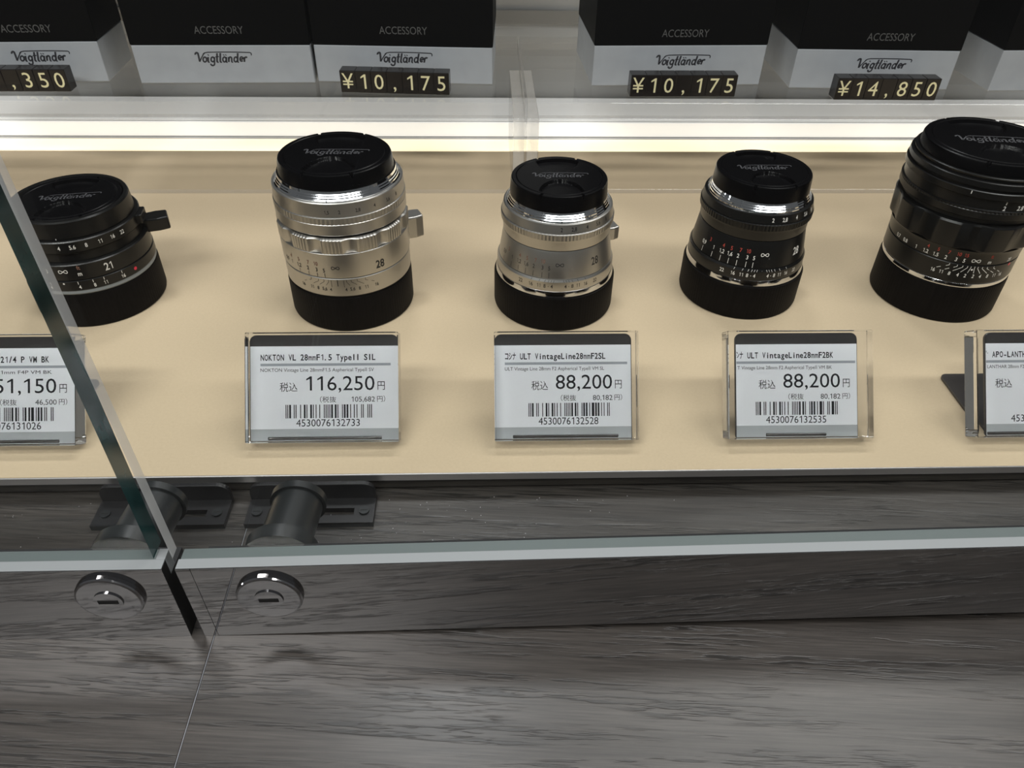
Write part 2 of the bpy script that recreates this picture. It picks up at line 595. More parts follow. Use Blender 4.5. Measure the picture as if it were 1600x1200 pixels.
# ---------------------------------------------------------------- boxes on the risers
def product_box(x0, y0, x1, y1, depth, band, label, logo=True, acc=True, lx=0.5, ax=0.5, height=118, logow=29.0):
    """front edge runs from (x0,y0) to (x1,y1); band = height of the pale lower part"""
    w = math.hypot(x1 - x0, y1 - y0)
    ang = math.degrees(math.atan2(y1 - y0, x1 - x0))
    t = thing('product_box', label, 'box', (x0, y0, 50.75), ang, 'boxes on the acrylic risers')
    low = MB().box(0, w, 0, depth, 0, band).build('lower_tray', 'boxgrey', t, 0.5)
    MB().box(-0.25, w + 0.25, -0.25, depth + 0.25, band + 0.05, height).build('black_sleeve', 'boxblack', t, 0.5)
    if logo:
        mb = MB()
        put(mb, script_logo(logow), lambda a, b: (lx * w + a, -0.04, 13.1 + b))
        mb.build('script_logo', 'print_dk', low)
    if acc:
        mb = MB()
        put(mb, text2d('ACCESSORY', ax * w, 27.1 - 1.9, 3.7, 'c', 25.0), lambda a, b: (a, -0.30, b))
        mb.build('printed_word', 'print_gr', t)['label'] = 'small grey word ACCESSORY printed on black card'
    return t


product_box(-301, 421.5, -201.5, 426.2, 40, 20.6, 'leftmost box, black over pale grey, behind the price ending 350', lx=0.690, ax=0.668)
product_box(-183.6, 423.3, -91.6, 425.6, 62, 19.6, 'box with no price tag in front, second from left on the stand', lx=0.497, ax=0.507)
product_box(-90.2, 427.7, 4.4, 423.8, 62, 19.2, 'box beside the gap between the two stands, left of the gap', lx=0.500, ax=0.508)
product_box(58.3, 422.5, 151.4, 425.8, 62, 21.0, 'box just right of the gap between the two stands', lx=0.515, ax=0.513)
product_box(166.6, 420.8, 253.8, 418.8, 62, 20.5, 'box behind the price tag reading 14,850', lx=0.545, ax=0.545)
product_box(275.9, 417.0, 369, 419.5, 62, 21.5, 'rightmost box, mostly cut off by the picture edge')


# ---------------------------------------------------------------- price strips made of little cubes
def price_strip(chars, x0, y0, x1, y1, label):
    n = len(chars)
    w = math.hypot(x1 - x0, y1 - y0)
    t = thing('price_strip', label, 'price tag', (x0, y0, 50.75), math.degrees(math.atan2(y1 - y0, x1 - x0)), 'price strips in front of the boxes')
    p = w / n
    for i, ch in enumerate(chars):
        c = MB().box(i * p + 0.02, (i + 1) * p - 0.02, 0, 8.0, 0, 11.2).build('price_cube', 'cube', t, 0.35, 2)
        if ch != ' ':
            mb = MB()
            vs, fs = shape(ch)
            k = 7.4 / CAP
            a0, a1 = min(v[0] for v in vs), max(v[0] for v in vs)
            put(mb, [([((i + .5) * p + (a - (a0 + a1) / 2) * k, 2.2 + b * k) for a, b in vs], fs)], lambda a, b: (a, -0.06, b))
            mb.build('numeral', 'gold', c)
    return t


price_strip(' ,350', -255.2, 409.8, -215.2, 410.3, 'black cube price strip ending in 350, cut off at left')
price_strip('¥10,175', -75.4, 411.0, -18.4, 407.2, 'black cube price strip reading 10,175 left of the gap')
price_strip('¥10,175', 76.6, 406.0, 133.0, 406.6, 'black cube price strip reading 10,175 right of the gap')
price_strip('¥14,850', 184.9, 402.6, 239.6, 402.2, 'black cube price strip reading 14,850')


# ================================================================= LENSES
BOLD = 0.016
def cyl(r, deg, z):
    """wrap flat lettering round a barrel of radius r (number or function of height) at angle deg from the front"""
    def fn(a, b):
        zz = z + b
        rr = r(zz) if callable(r) else r
        t = math.radians(deg) + a / rr
        return ((rr + 0.04) * math.sin(t), -(rr + 0.04) * math.cos(t), zz)
    return fn


def scale_marks(parent, name, mat, r, items, xs=0.8):
    """items: (text, angle, z of middle, cap height) or ('|', angle, z0, z1, width[, angle at z1])"""
    mb = MB()
    for it in items:
        if it[0] == '|':
            _, a0, z0, z1, w = it[:5]
            a1 = it[5] if len(it) > 5 else a0
            rr = r((z0 + z1) / 2) if callable(r) else r
            k = math.radians(1) * rr
            put(mb, [ribbon([((a0 - a0) * k, 0), ((a1 - a0) * k, z1 - z0)], w)], cyl(r, a0, z0))
        elif it[0] == 'o':
            _, a0, z0, q = it
            put(mb, [([(q * math.cos(2 * math.pi * k / 20), q * math.sin(2 * math.pi * k / 20)) for k in range(20)], [tuple(range(20))])], cyl(r, a0, z0))
        else:
            s, a0, z0, h = it
            if s == '∞':
                p = [(1.05 * h * math.sin(q) , 0.42 * h * math.sin(2 * q)) for q in [2 * math.pi * k / 40 for k in range(41)]]
                put(mb, [ribbon(p, 0.19 * h)], cyl(r, a0, z0))
            else:
                put(mb, text2d(s, 0, -h / 2, h, 'c', None, None, xs), cyl(r, a0, z0))
    return mb.build(name, mat, parent)


def ring(parent, name, mat, prof, n=160, rf=None, smooth=True, angle=25):
    return MB().lathe(prof, n, 0, rf, smooth).build(name, mat, parent, angle=angle)


def knurl(count, depth):
    return lambda n: (lambda t, i: -depth if int(round(t / (2 * math.pi) * n)) % 2 else 0.0)


def rear_cap(parent, h=16.7, r=26.5):
    n = 360
    return ring(parent, 'rear_cap', 'rearcap',
                [(0, 0.02), (r - 1.0, 0.02), (r - 0.25, 0.5), (r, 1.4), (r, h - 1.0), (r - 0.35, h - 0.2), (r - 0.9, h), (20, h)], n,
                lambda t, i: (-0.14 if (int(round(t / (2 * math.pi) * n)) % 3 == 0 and 3 <= i <= 4) else 0.0))


def front_cap(parent, r0, z0, r1, z1, rot=0.0, rim=0.0):
    """pinch cap: flat face with two sunken thumb grips and notched rim; rot turns the mark"""
    n, m = 192, 44
    mb = MB()
    vs, fs = [], []
    R = r1

    def h(x, y, rr):
        z = 0.0
        for s in (-1, 1):
            cy = s * 0.84 * R
            e = (x / (0.46 * R)) ** 2 + ((y - cy) / (0.66 * R)) ** 2
            if e < 1 and rr < 0.86 * R:
                d = abs(y) / R
                z = -1.3 * max(0.0, min(1.0, (d - 0.14) / 0.05)) * min(1.0, (1 - e) * 14)
        if 0.885 * R < rr < 0.915 * R:
            z = min(z, -0.25)
        if rr > 0.93 * R:
            a = math.degrees(math.atan2(abs(x), abs(y)))
            if abs(a - 25) < 1.0:
                z = -1.5
        return z
    for j in range(m + 1):
        q = 0.10 + 0.90 * (j / m) ** 0.8 if j else 0.0
        rr = R * q
        for k in range(n):
            t = 2 * math.pi * (k + .5) / n
            x, y = rr * math.sin(t), -rr * math.cos(t)
            vs.append((x, y, z1 + h(x, y, rr) - (0.25 if j == m else 0.0)))
    for q, z in ((1.012, z1 - 0.9 if not rim else z1 - .9), (r0 / R, z0 + 0.2), (r0 / R - .01, z0), (r0 / R - .06, z0)):
        for k in range(n):
            t = 2 * math.pi * (k + .5) / n
            zz = z
            if q == 1.012:
                a = math.degrees(math.atan2(abs(math.sin(t)), abs(math.cos(t))))
                if abs(a - 25) < 1.0:
                    zz = z1 - 2.0
            vs.append((R * q * math.sin(t), -R * q * math.cos(t), zz))
    for j in range(m + 4):
        for k in range(n):
            fs.append((j * n + k, j * n + (k + 1) % n, (j + 1) * n + (k + 1) % n, (j + 1) * n + k))
    mb.add(vs, fs, 0, True)
    c = mb.build('front_cap', 'blackcap', parent, angle=28)
    c.rotation_euler = (0, 0, math.radians(rot))
    lg = MB()
    put(lg, script_logo(R * 1.16, 0.30, 0.18), lambda a, b: (a, b + 0.02 * R, z1 + 0.05))
    lg.build('embossed_logo', 'logo_g', c)
    return c


def focus_tab(parent, mat, deg, r, z0, z1, length, w0=9.0, w1=6.0):
    mb = MB()
    pr = [(-w0 / 2, -2), (w0 / 2, -2), (w1 / 2 + 1, length * .55), (w1 / 2, length), (-w1 / 2, length), (-w1 / 2 - 1, length * .55)]
    zt = (z1 - z0)
    vs = []
    for z, q in ((z0 + zt * .18, 0.9), (z0, 1.0), (z1, 1.0)):
        pass
    mb.prism(pr, 'z', z0, z1)
    o = mb.build('focusing_tab', mat, parent, 0.6, 2)
    for v in o.data.vertices:
        x, y, z = v.co / MM
        t = math.radians(deg) + x / (r + 4)
        rr = r + y
        v.co = Vector((rr * math.sin(t), -rr * math.cos(t), z)) * MM
    return o


def lens(label, loc, rot=0.0):
    return thing('camera_lens', label, 'camera lens', loc, rot, 'camera lenses on the beige felt')


# --- tall silver lens -----------------------------------------------------------------
t = lens('tall silver lens with scalloped grip ring and black caps, second from left', (-59.3, 291.8, 0.03), -1.4)
rear_cap(t)
ring(t, 'mount_flange', 'gap', [(22, 16.6), (25.6, 16.75), (25.6, 17.5), (22, 17.6)])
a = ring(t, 'depth_scale_ring', 'silver', [(22, 17.45), (25.9, 17.45), (26.35, 17.9), (26.4, 25.7), (26.2, 26.0), (22, 26.0)])
scale_marks(a, 'engraved_depth_scale', 'engr_k', 26.4,
            [('|', 0, 22.6, 25.6, .32), ('|', -5.5, 22.2, 25.4, .18), ('|', 5.5, 22.2, 25.4, .18)] +
            sum([[('|', s * a0, 25.5, 24.4, .17), ('|', s * a0, 24.5, 22.9, .17, s * (a0 + da)), (tx, s * (a0 + da + (2 if da > 2 else 1)), 21.1, 1.5)]
                 for s in (-1, 1) for tx, a0, da in (('5,6', 8.0, 2.4), ('8', 12.0, 4.6), ('11', 17.2, 5.6), ('16', 24.5, 8.0))], []) +
            [('4', -6.8, 21.0, 1.5), ('4', 6.8, 21.0, 1.5), ('|', -2, 18.3, 18.3001, .1)])
a = ring(t, 'focusing_barrel', 'silver', [(22, 26.2), (26.1, 26.2), (26.5, 26.5), (26.6, 27.0), (26.75, 37.2), (26.6, 37.4), (22, 37.4)])
scale_marks(a, 'engraved_metre_scale', 'engr_k', 26.7,
            [('∞', 0, 31.2, 1.5), ('5', -10.3, 29.9, 1.7), ('3', -17, 29.9, 1.7), ('2', -25.6, 29.9, 1.7), ('1,2', -35.5, 29.9, 1.7), ('1', -45, 29.9, 1.7), ('0,9', -53, 29.9, 1.7),
             ('|', -10.0, 26.6, 28.7, .18), ('|', -16.9, 26.6, 28.4, .18), ('|', -25.4, 26.6, 28.4, .18), ('|', -35.5, 26.6, 28.4, .18), ('28', 39.6, 30.1, 3.4)])
scale_marks(a, 'engraved_feet_scale', 'engr_o', 26.72,
            [('10', -17, 32.6, 1.7), ('7', -24.5, 32.6, 1.7), ('5', -35, 32.6, 1.7), ('4', -45, 32.6, 1.7)])
n = 480


def scallop(t_, i):
    if i in (0, 5):
        return 0.0
    u = (t_ / (2 * math.pi) * 12) % 1.0
    if 0.28 < u < 0.72:
        return -1.05 * math.sin((u - 0.28) / 0.44 * math.pi) ** 1.0
    return -0.22 if int(round(t_ / (2 * math.pi) * n)) % 4 < 2 else 0.05


ring(t, 'focusing_grip', 'silver', [(22, 37.5), (26.7, 37.5), (26.85, 37.9), (26.85, 43.3), (26.3, 43.8), (24.5, 44.2)], n, scallop, angle=35)
ring(t, 'groove', 'gap', [(24.6, 44.0), (25.3, 44.3), (25.3, 45.3), (24.6, 45.3)])
a = ring(t, 'aperture_ring', 'silver', [(23, 45.1), (26.1, 45.1), (26.45, 45.5), (26.5, 49.8), (26.3, 50.0)])
ring(a, 'knurled_band', 'silver', [(26.0, 49.9), (26.55, 50.1), (26.55, 52.6), (26.0, 52.9)], 400,
     lambda t_, i: (-0.16 if int(round(t_ / (2 * math.pi) * 400)) % 4 < 2 and 0 < i < 3 else 0.0), angle=35)
ring(a, 'number_band', 'silver', [(26.0, 52.8), (26.25, 53.1), (26.0, 58.4), (25.7, 58.8), (23, 58.8)])
scale_marks(a, 'engraved_stops', 'engr_k', lambda z: 26.25 - (z - 53.1) * .047,
            [('1,5', -.4, 55.2, 1.4), ('2', 10, 55.2, 1.4), ('2,8', 25.6, 55.2, 1.4), ('4', 41, 55.4, 1.4), ('5,6', 56, 55.4, 1.4), ('8', 68, 55.5, 1.4)])
a = ring(t, 'filter_ring', 'chrome', [(23, 58.6), (25.0, 58.7), (25.05, 59.2), (24.6, 59.65), (24.5, 60.1), (24.1, 60.5), (24.0, 60.9), (23.6, 61.3), (23.4, 62.3), (21, 62.3)])
scale_marks(a, 'index_line', 'engr_k', 25.08, [('|', 0.2, 58.8, 60.0, .35)])
front_cap(t, 22.9, 62.2, 22.0, 67.9, 1.0)
focus_tab(t, 'silver', 115, 26.4, 25.5, 35.5, 7.5)


# --- the two shorter lenses share one construction ---------------------------------------
def ultron(label, loc, rot, black, caprot):
    t = lens(label, loc, rot)
    body, mk, mk2 = ('black', 'engr_w', 'engr_r') if black else ('silver', 'engr_k', 'engr_o')
    rear_cap(t, 16.3, 26.3)
    ring(t, 'mount_flange', 'chrome', [(22, 16.35), (25.3, 16.4), (25.5, 16.9), (25.4, 17.7), (25.1, 19.0), (22, 19.1)])
    a = ring(t, 'depth_scale_ring', body, [(22, 19.1), (24.9, 19.1), (25.0, 19.4), (24.95, 23.6), (24.4, 24.6), (22, 24.6)])
    dz = [('|', 0, 19.7, 24.0, .32)]
    for s in (-1, 1):
        dz += [('4', s * 6.6, 21.7, 1.7), ('8', s * 13.3, 21.7, 1.7), ('11', s * 19.0, 21.7, 1.7), ('16', s * 27, 21.7, 1.7), ('22', s * 38.2, 21.8, 1.7), ('o', s * 9.8, 21.6, .18)]
        dz += [('|', s * q, 23.5, 24.4, .16, s * (q - .8)) for q in (5.2, 7.6, 10.2, 13.5, 19.0, 27)]
    scale_marks(a, 'engraved_depth_scale', mk, lambda z: 24.95 if z < 23.6 else 24.95 - (z - 23.6) * .55, dz)
    rz = lambda z: 24.2 - (z - 24.7) * (1.75 / 11.3)
    a = ring(t, 'focusing_barrel', body, [(22, 24.7), (24.1, 24.7), (24.2, 24.9), (24.0, 26.0), (22.5, 36.0), (22.3, 36.4), (21, 36.4)])
    it = [('∞', 0.4, 30.8, 1.5), ('28', 39.6, 30.2, 3.3)]
    for tx, q in (('5', -10), ('3', -16.8), ('2', -26), ('1,6', -34.5), ('1,2', -43.5), ('1', -53.8), ('0,9', -68)):
        it += [(tx, q, 29.3, 1.7), ('|', q, 25.0, 27.4, .2)]
    scale_marks(a, 'engraved_metre_scale', mk, rz, it)
    scale_marks(a, 'engraved_feet_scale', mk2, lambda z: rz(z) + .02, [('10', -16.6, 32.0, 1.7), ('7', -24.5, 31.9, 1.7), ('5', -34, 31.8, 1.7), ('4', -43, 31.9, 1.7), ('3', -60, 31.8, 1.7)])
    ring(t, 'groove', 'gap', [(21, 36.3), (22.0, 36.4), (22.0, 36.9), (21, 37)])
    a = ring(t, 'aperture_ring', body, [(21, 36.8), (22.4, 36.8), (22.6, 37.2), (22.7, 40.4), (23.2, 41.6)])
    ring(a, 'knurled_band', body, [(22.6, 41.3), (23.5, 41.7), (23.6, 44.2), (22.9, 44.6)], 400,
         lambda t_, i: (-0.16 if int(round(t_ / (2 * math.pi) * 400)) % 4 < 2 and 0 < i < 3 else 0.0), angle=35)
    ring(a, 'number_band', body, [(22.7, 44.5), (23.2, 44.9), (22.5, 48.3), (22.0, 48.6), (20, 48.6)])
    scale_marks(a, 'engraved_stops', mk, lambda z: 23.2 - (z - 44.9) * .206,
                [('2', .2, 46.5, 1.6), ('2,8', 12.8, 46.5, 1.6), ('4', 27, 46.6, 1.6), ('5,6', 41, 46.7, 1.6), ('8', 54, 46.7, 1.6)])
    a = ring(t, 'filter_ring', 'chrome', [(20, 48.4), (21.5, 48.5), (21.4, 49.2), (21.0, 49.6), (20.9, 50.1), (20.5, 50.5), (20.4, 50.9), (20.1, 51.2), (19.9, 52.0), (18, 52.0)])
    scale_marks(a, 'index_line', 'engr_k', 21.45, [('|', 0.2, 48.6, 49.4, .35)])
    front_cap(t, 20.0, 51.9, 19.4, 58.7, caprot)
    focus_tab(t, body, 110, 23.4, 26.5, 32.5, 5.5)
    return t


ultron('shorter silver lens with smooth waist and black caps, in the middle of the row', (30.0, 290.8, 0.03), -0.7, False, 0)
ultron('black lens with bright chrome front ring, between the silver lenses and the biggest lens', (116.1, 298.5, 0.03), -0.5, True, 0)

# --- large black lens at right ---------------------------------------------------------------
t = lens('biggest black lens with stepped ridges under its cap, cut by right picture edge', (206.5, 295.6, 0.03), -8.9)
rear_cap(t, 17.6, 26.7)
ring(t, 'mount_flange', 'chrome', [(22, 17.7), (26.1, 17.8), (26.3, 18.4), (26.1, 19.6), (25.7, 20.0), (22, 20.1)])
a = ring(t, 'depth_scale_ring', 'black', [(22, 20.1), (26.2, 20.1), (26.5, 20.6), (26.6, 28.6), (26.4, 28.9), (22, 28.9)])
dz = [('o', 0, 27.0, .42)]
for s in (-1, 1):
    for tx, a0, da in (('2', 1.6, 1.2), ('4', 4.5, 4.6), ('8', 8.5, 7.6), ('11', 13.0, 10.0), ('16', 19.5, 10.5)):
        dz += [('|', s * a0, 28.5, 27.6, .22), ('|', s * a0, 27.7, 25.4, .22, s * (a0 + da * .85)), (tx, s * (a0 + da + .6), 24.0, 1.6)]
scale_marks(a, 'engraved_depth_scale', 'engr_w', 26.6, dz)
scale_marks(a, 'red_index_dot', 'reddot', 26.62, [('o', 38, 28.0, .7)])
a = ring(t, 'focusing_barrel', 'black', [(22, 29.1), (26.4, 29.1), (26.6, 29.4), (26.9, 34.0), (27.6, 35.6), (22, 35.7)])
scale_marks(a, 'engraved_metre_scale', 'engr_w', lambda z: 26.6 + (z - 29.4) * .065,
            [('∞', .3, 31.2, 1.6)] + [(tx, q + 8.8, 30.8, 1.7) for tx, q in (('5', -18.3), ('3', -24.8), ('2', -33.3), ('1.5', -41.9), ('1.2', -50.9), ('1', -60.5), ('0.8', -73), ('0.7', -83), ('m', 3.9), ('28', 25))])
scale_marks(a, 'engraved_feet_scale', 'engr_r', lambda z: 26.62 + (z - 29.4) * .065,
            [(tx, q + 8.8, 33.4, 1.6) for tx, q in (('10', -24), ('7', -32), ('5', -41), ('4', -50), ('ft', 4), ('15', -18))])
n5 = 384


def lobes(t_, i):
    if i in (0, 5):
        return 0.0
    u = (t_ / (2 * math.pi) * 9) % 1.0
    return -1.15 * (0.5 - 0.5 * math.cos(2 * math.pi * max(0.0, (u - .42)) / .58)) ** .6


ring(t, 'focusing_grip', 'black', [(24, 35.7), (28.0, 35.8), (28.7, 36.6), (29.3, 46.8), (28.8, 47.6), (26, 48.2)], n5, lobes, angle=35)
ring(t, 'groove', 'gap', [(25, 48.0), (27.2, 48.2), (27.2, 50.2), (25, 50.4)])
a = ring(t, 'aperture_ring', 'black', [(24, 50.2), (28.7, 50.2), (29.2, 50.7), (29.25, 53.4), (29.0, 53.7)])
ring(a, 'knurled_band', 'black', [(28.8, 53.4), (29.3, 53.6), (29.3, 54.3), (28.6, 54.6)], 480,
     lambda t_, i: (-0.25 if int(round(t_ / (2 * math.pi) * 480)) % 4 < 2 and 0 < i < 3 else 0.0), angle=35)
ring(a, 'number_band', 'black', [(28.2, 54.5), (28.6, 54.7), (28.5, 58.6), (28.1, 59.0), (26, 59.0)])
scale_marks(a, 'engraved_stops', 'engr_w', 28.56, [('2', 1.2, 55.8, 1.8), ('2.8', 13.7, 56.0, 1.8), ('4', 27, 56, 1.8), ('|', 1.2, 57.3, 58.5, .35)])
a = ring(t, 'filter_ring', 'black', [(26, 58.9), (29.3, 59.0), (29.6, 59.3), (29.6, 61.6), (29.3, 61.9), (28.3, 62.0), (28.3, 62.9), (29.0, 63.0), (29.2, 63.3), (29.0, 65.2), (28.6, 65.5),
                                    (27.4, 65.6), (27.4, 66.3), (27.9, 66.4), (28.0, 67.0), (27.6, 67.3), (25, 67.4)])
scale_marks(a, 'index_line', 'engr_w', 29.6, [('|', -26, 60.2, 61.5, .3)])
front_cap(t, 26.6, 67.3, 25.9, 72.0, 3.0)

# --- low black pancake lens at left -----------------------------------------------------------
t = lens('low black pancake lens with pinkish red dot, leftmost in the row', (-171.5, 296.0, 0.03), 0.7)
rear_cap(t, 15.9, 26.5)
ring(t, 'mount_flange', 'railtop', [(22, 16.0), (25.9, 16.05), (26.2, 16.6), (26.0, 17.9), (22, 18.0)])
a = ring(t, 'depth_scale_ring', 'black', [(22, 18.0), (26.1, 18.0), (26.3, 18.3), (26.3, 22.2), (26.1, 22.5), (22, 22.5)])
dz = [('o', 0, 21.6, .4)]
for s in (-1, 1):
    for tx, q in (('4', 12.4), ('8', 24.6), ('11', 33.6), ('16', 49.6)):
        dz += [(tx, s * q, 19.65, 1.6), ('|', s * (q - .5), 20.9, 22.2, .22)]
scale_marks(a, 'engraved_depth_scale', 'engr_w', 26.32, dz)
scale_marks(a, 'red_index_dot', 'reddot', 26.32, [('o', 62.6, 20.2, .75)])
a = ring(t, 'focusing_ring', 'black', [(22, 22.6), (25.8, 22.6), (26.05, 22.9), (26.05, 29.4), (25.7, 29.8), (23, 30.1)])
scale_marks(a, 'engraved_metre_scale', 'engr_w', 26.06, [('∞', 3, 27.0, 1.6), ('m', 16, 25.6, 1.9), ('21', 40.2, 26.1, 3.2), ('3', -11, 27.2, 1.7), ('2', -18, 27.2, 1.7), ('1.5', -27, 27.2, 1.7)])
scale_marks(a, 'engraved_feet_scale', 'engr_o', 26.07, [('ft', 16.4, 28.3, 1.8)])
ring(t, 'neck', 'black', [(23, 29.9), (24.2, 30.2), (23.9, 33.6), (24.6, 34.4), (23, 34.5)])
a = ring(t, 'aperture_ring', 'black', [(22, 34.4), (24.7, 34.4), (25.0, 34.7), (25.0, 39.0), (24.6, 39.4), (22, 39.6)])
scale_marks(a, 'engraved_stops', 'engr_w', 25.01, [(tx, q - .6, 36.85, 1.7) for tx, q in (('4', 7), ('5.6', 18.3), ('8', 29.9), ('11', 42.2), ('16', 54.1), ('22', 64.5))])
for q in (98, -100):
    mb = MB().prism([(-5, -1.5), (5, -1.5), (4.2, 2.2), (-4.2, 2.2)], 'z', 34.8, 38.8)
    o = mb.build('aperture_lug', 'black', a, 0.5)
    for v in o.data.vertices:
        x, y, z = v.co / MM
        th = math.radians(q) + x / 26
        v.co = Vector(((24.8 + y) * math.sin(th), -(24.8 + y) * math.cos(th), z)) * MM
a = ring(t, 'front_hood', 'black', [(20, 39.4), (23.1, 39.5), (23.4, 39.9), (23.0, 46.4), (22.6, 47.0), (21.2, 47.0), (20.9, 46.3), (20.7, 45.6)])
scale_marks(a, 'index_line', 'engr_w', 23.4, [('|', 5.5, 39.8, 40.4, .3)])
front_cap(t, 20.6, 45.0, 20.5, 46.9, 9.0)
focus_tab(t, 'black', 112, 25.5, 27.2, 33.0, 9.5, 9, 6.5)


# ================================================================= PRICE CARDS
BOLD = 0.0
TILT = math.radians(40)


def ean_bars(digits):
    Lc = ['0001101', '0011001', '0010011', '0111101', '0100011', '0110001', '0101111', '0111011', '0110111', '0001011']
    par = ['LLLLLL', 'LLGLGG', 'LLGGLG', 'LLGGGL', 'LGLLGG', 'LGGLLG', 'LGGGLL', 'LGLGLG', 'LGLGGL', 'LGGLGL'][int(digits[0])]
    inv = lambda s: ''.join('1' if c == '0' else '0' for c in s)
    s = '101'
    for p, d in zip(par, digits[1:7]):
        s += Lc[int(d)] if p == 'L' else inv(Lc[int(d)])[::-1]
    s += '01010'
    for d in digits[7:]:
        s += inv(Lc[int(d)])
    return s + '101'


def price_card(label, x, y, w, title, sub, price, net, code, yaw=0.0, shift=0.0, pl=0.5, pr=0.8, inset=6.5):
    """x, y: left end of the block's raised front-bottom edge"""
    H, T = 38.4, 7.6
    t = thing('price_card', label, 'price card', (x + w / 2, y, 0.05), yaw, 'acrylic price cards in front of the lenses')
    z0 = T * math.sin(TILT)
    ex, ey, en = Vector((1, 0, 0)), Vector((0, math.sin(TILT), math.cos(TILT))), Vector((0, -math.cos(TILT), math.sin(TILT)))
    org = Vector((0, 0, z0))

    def P(u, v, d):        # u from the left, v from the top of the card, d in front of the face
        return org + ex * (u - w / 2) + ey * (H - v) + en * d

    def slab(u0, u1, v0, v1, d0, d1, mb):
        vs = [P(u, v, d) for d in (d0, d1) for v in (v1, v0) for u in (u0, u1)]
        return mb.add(vs, [(0, 2, 3, 1), (4, 5, 7, 6), (0, 1, 5, 4), (2, 6, 7, 3), (0, 4, 6, 2), (1, 3, 7, 5)])
    slab(0, w, 0, H, -T, 0, MB()).build('acrylic_block', 'block', t, 0.35, 2)
    pd = -T - 0.25
    # bent smoke-grey stand: back plate behind the block and a foot on the felt
    mb = MB()
    ua, ub, rr = max(.2, pl - .3), w - max(.2, pr - .3), 2.4
    pts = [(ua, H), (ub, H)] + [(ub - rr + a, 0.6 + rr - b) for a, b in arc(0, 0, rr, rr, 0, 90, 6)] + [(ua + rr + a, 0.6 + rr - b) for a, b in arc(0, 0, rr, rr, 90, 180, 6)]
    n = len(pts)
    mb.add([P(u, v, d) for d in (-T - 1.5, -T - 0.4) for u, v in pts],
           [tuple(range(n)), tuple(range(2 * n - 1, n - 1, -1))] + [(i, (i + 1) % n, (i + 1) % n + n, i + n) for i in range(n)])
    yb = T * math.cos(TILT)
    bw = w / 2 - inset
    poly = [(-bw, yb + .6), (bw, yb + .6)]
    for (cx, a0) in ((bw - 2.5, 0), (-bw + 2.5, 90)):
        poly += arc(cx, yb + 32.5, 2.5, 2.5, a0, a0 + 90, 5)
    mb.prism(poly, 'z', 0.0, 1.2)
    mb.build('bent_stand', 'stand', t, 0.15, 1)
    pap = slab(pl, w - pr, 4.6, 33.9, pd - .05, pd, MB()).build('paper_label', 'paper', t)
    slab(pl, w - pr, 33.95, H - .4, pd - .05, pd, MB()).build('folded_margin', 'margin', pap)  # grey band paints the reflection off the block's lower face
    W = w / 54.3
    cut = (pl + 0.1 - shift) / W

    def clip(pieces):
        return [(vs, [q for q in fs if min(vs[i][0] for i in q) > cut]) for vs, fs in pieces]
    e = pd + 0.03
    mb = MB()
    fn = lambda a, b: P((a + 0) * W + shift, -b, e)
    global BOLD
    BOLD = 0.022
    put(mb, clip(text2d(title, 4.1, -9.6, 2.05, mono=1.43)), fn)
    BOLD = 0.0
    put(mb, clip(text2d(sub[0], 4.1, -13.6, 1.2, 'l', sub[1])), fn)
    if price:
        px, pw = (45.1, 24.6) if len(price) > 6 else (45.1, 21.6)
        put(mb, text2d(price, px, -20.3, 5.0, 'r', pw), fn)
        put(mb, text2d('円', 46.2, -20.0, 2.45, 'l', 2.6), fn)
        put(mb, text2d('（税抜', 25.4, -24.4, 1.6, 'l', 5.8), fn)
        put(mb, text2d(net, 45.2, -24.4, 1.8, 'r', 8.4 if len(net) > 6 else 7.5), fn)
        put(mb, text2d('円）', 46.0, -24.3, 1.6, 'l', 2.9), fn)
    put(mb, text2d('税込', (11.0 if (price and len(price) > 6) else 14.2) if price else 11.0, -20.4, 2.45, 'l', 6.3), fn)
    put(mb, text2d(code, 16.8, -33.0, 2.5, 'l', 22.9 * len(code) / 13), fn)
    BOLD = 0.0
    mb.build('printed_text', 'ink', pap)
    mb = MB()
    bars = ean_bars((code + '0000000000000')[:13]) if len(code) == 13 else None
    if bars:
        k = 31.1 / 95
        i = 0
        while i < 95:
            if bars[i] == '1':
                j = i
                while j < 95 and bars[j] == '1':
                    j += 1
                put(mb, [([(13 + i * k, -30.1), (13 + j * k, -30.1), (13 + j * k, -25.3), (13 + i * k, -25.3)], [(0, 1, 2, 3)])], fn)
                i = j
            i += 1
        mb.build('barcode', 'ink', pap)
    mb = MB()
    put(mb, [([(max(4.1, cut), -11.6), (51.0, -11.6), (51.0, -10.7), (max(4.1, cut), -10.7)], [(0, 1, 2, 3)])], fn)
    mb.build('ruled_bar', 'greybar', pap)
    return t


price_card('price card at the left picture edge, partly behind the glass edge, price 51,150', -194.5, 192.8, 53.0, '      C-SKOPAR 21/4 P VM BK', ('COLOR-SKOPAR 21mm F4P VM BK', 39.5), '51,150', '46,500', '4530076131026', pr=2.0, inset=8)
price_card('price card reading 116,250 yen in front of the tall silver lens', -83.9, 192.9, 53.0, 'NOKTON VL 28mmF1.5 TypeII SIL', ('NOKTON Vintage Line 28mmF1.5 Aspherical TypeⅡ SV', 40.8), '116,250', '105,682', '4530076132733')
price_card('price card whose title ends F2SL, in front of the shorter silver lens', 2.6, 192.6, 50.8, 'コシナ ULT VintageLine28mmF2SL', ('ULT Vintage Line 28mm F2 Aspherical TypeⅡ VM SL', 38.0), '88,200', '80,182', '4530076132528', pr=1.8)
price_card('price card whose title ends F2BK, in front of the black lens with chrome ring', 85.2, 192.2, 52.0, 'コシナ ULT VintageLine28mmF2BK', ('ULT Vintage Line 28mm F2 Aspherical TypeⅡ VM BK', 38.0), '88,200', '80,182', '4530076132535', pl=4.4, pr=3.6, inset=15, shift=-1.0)
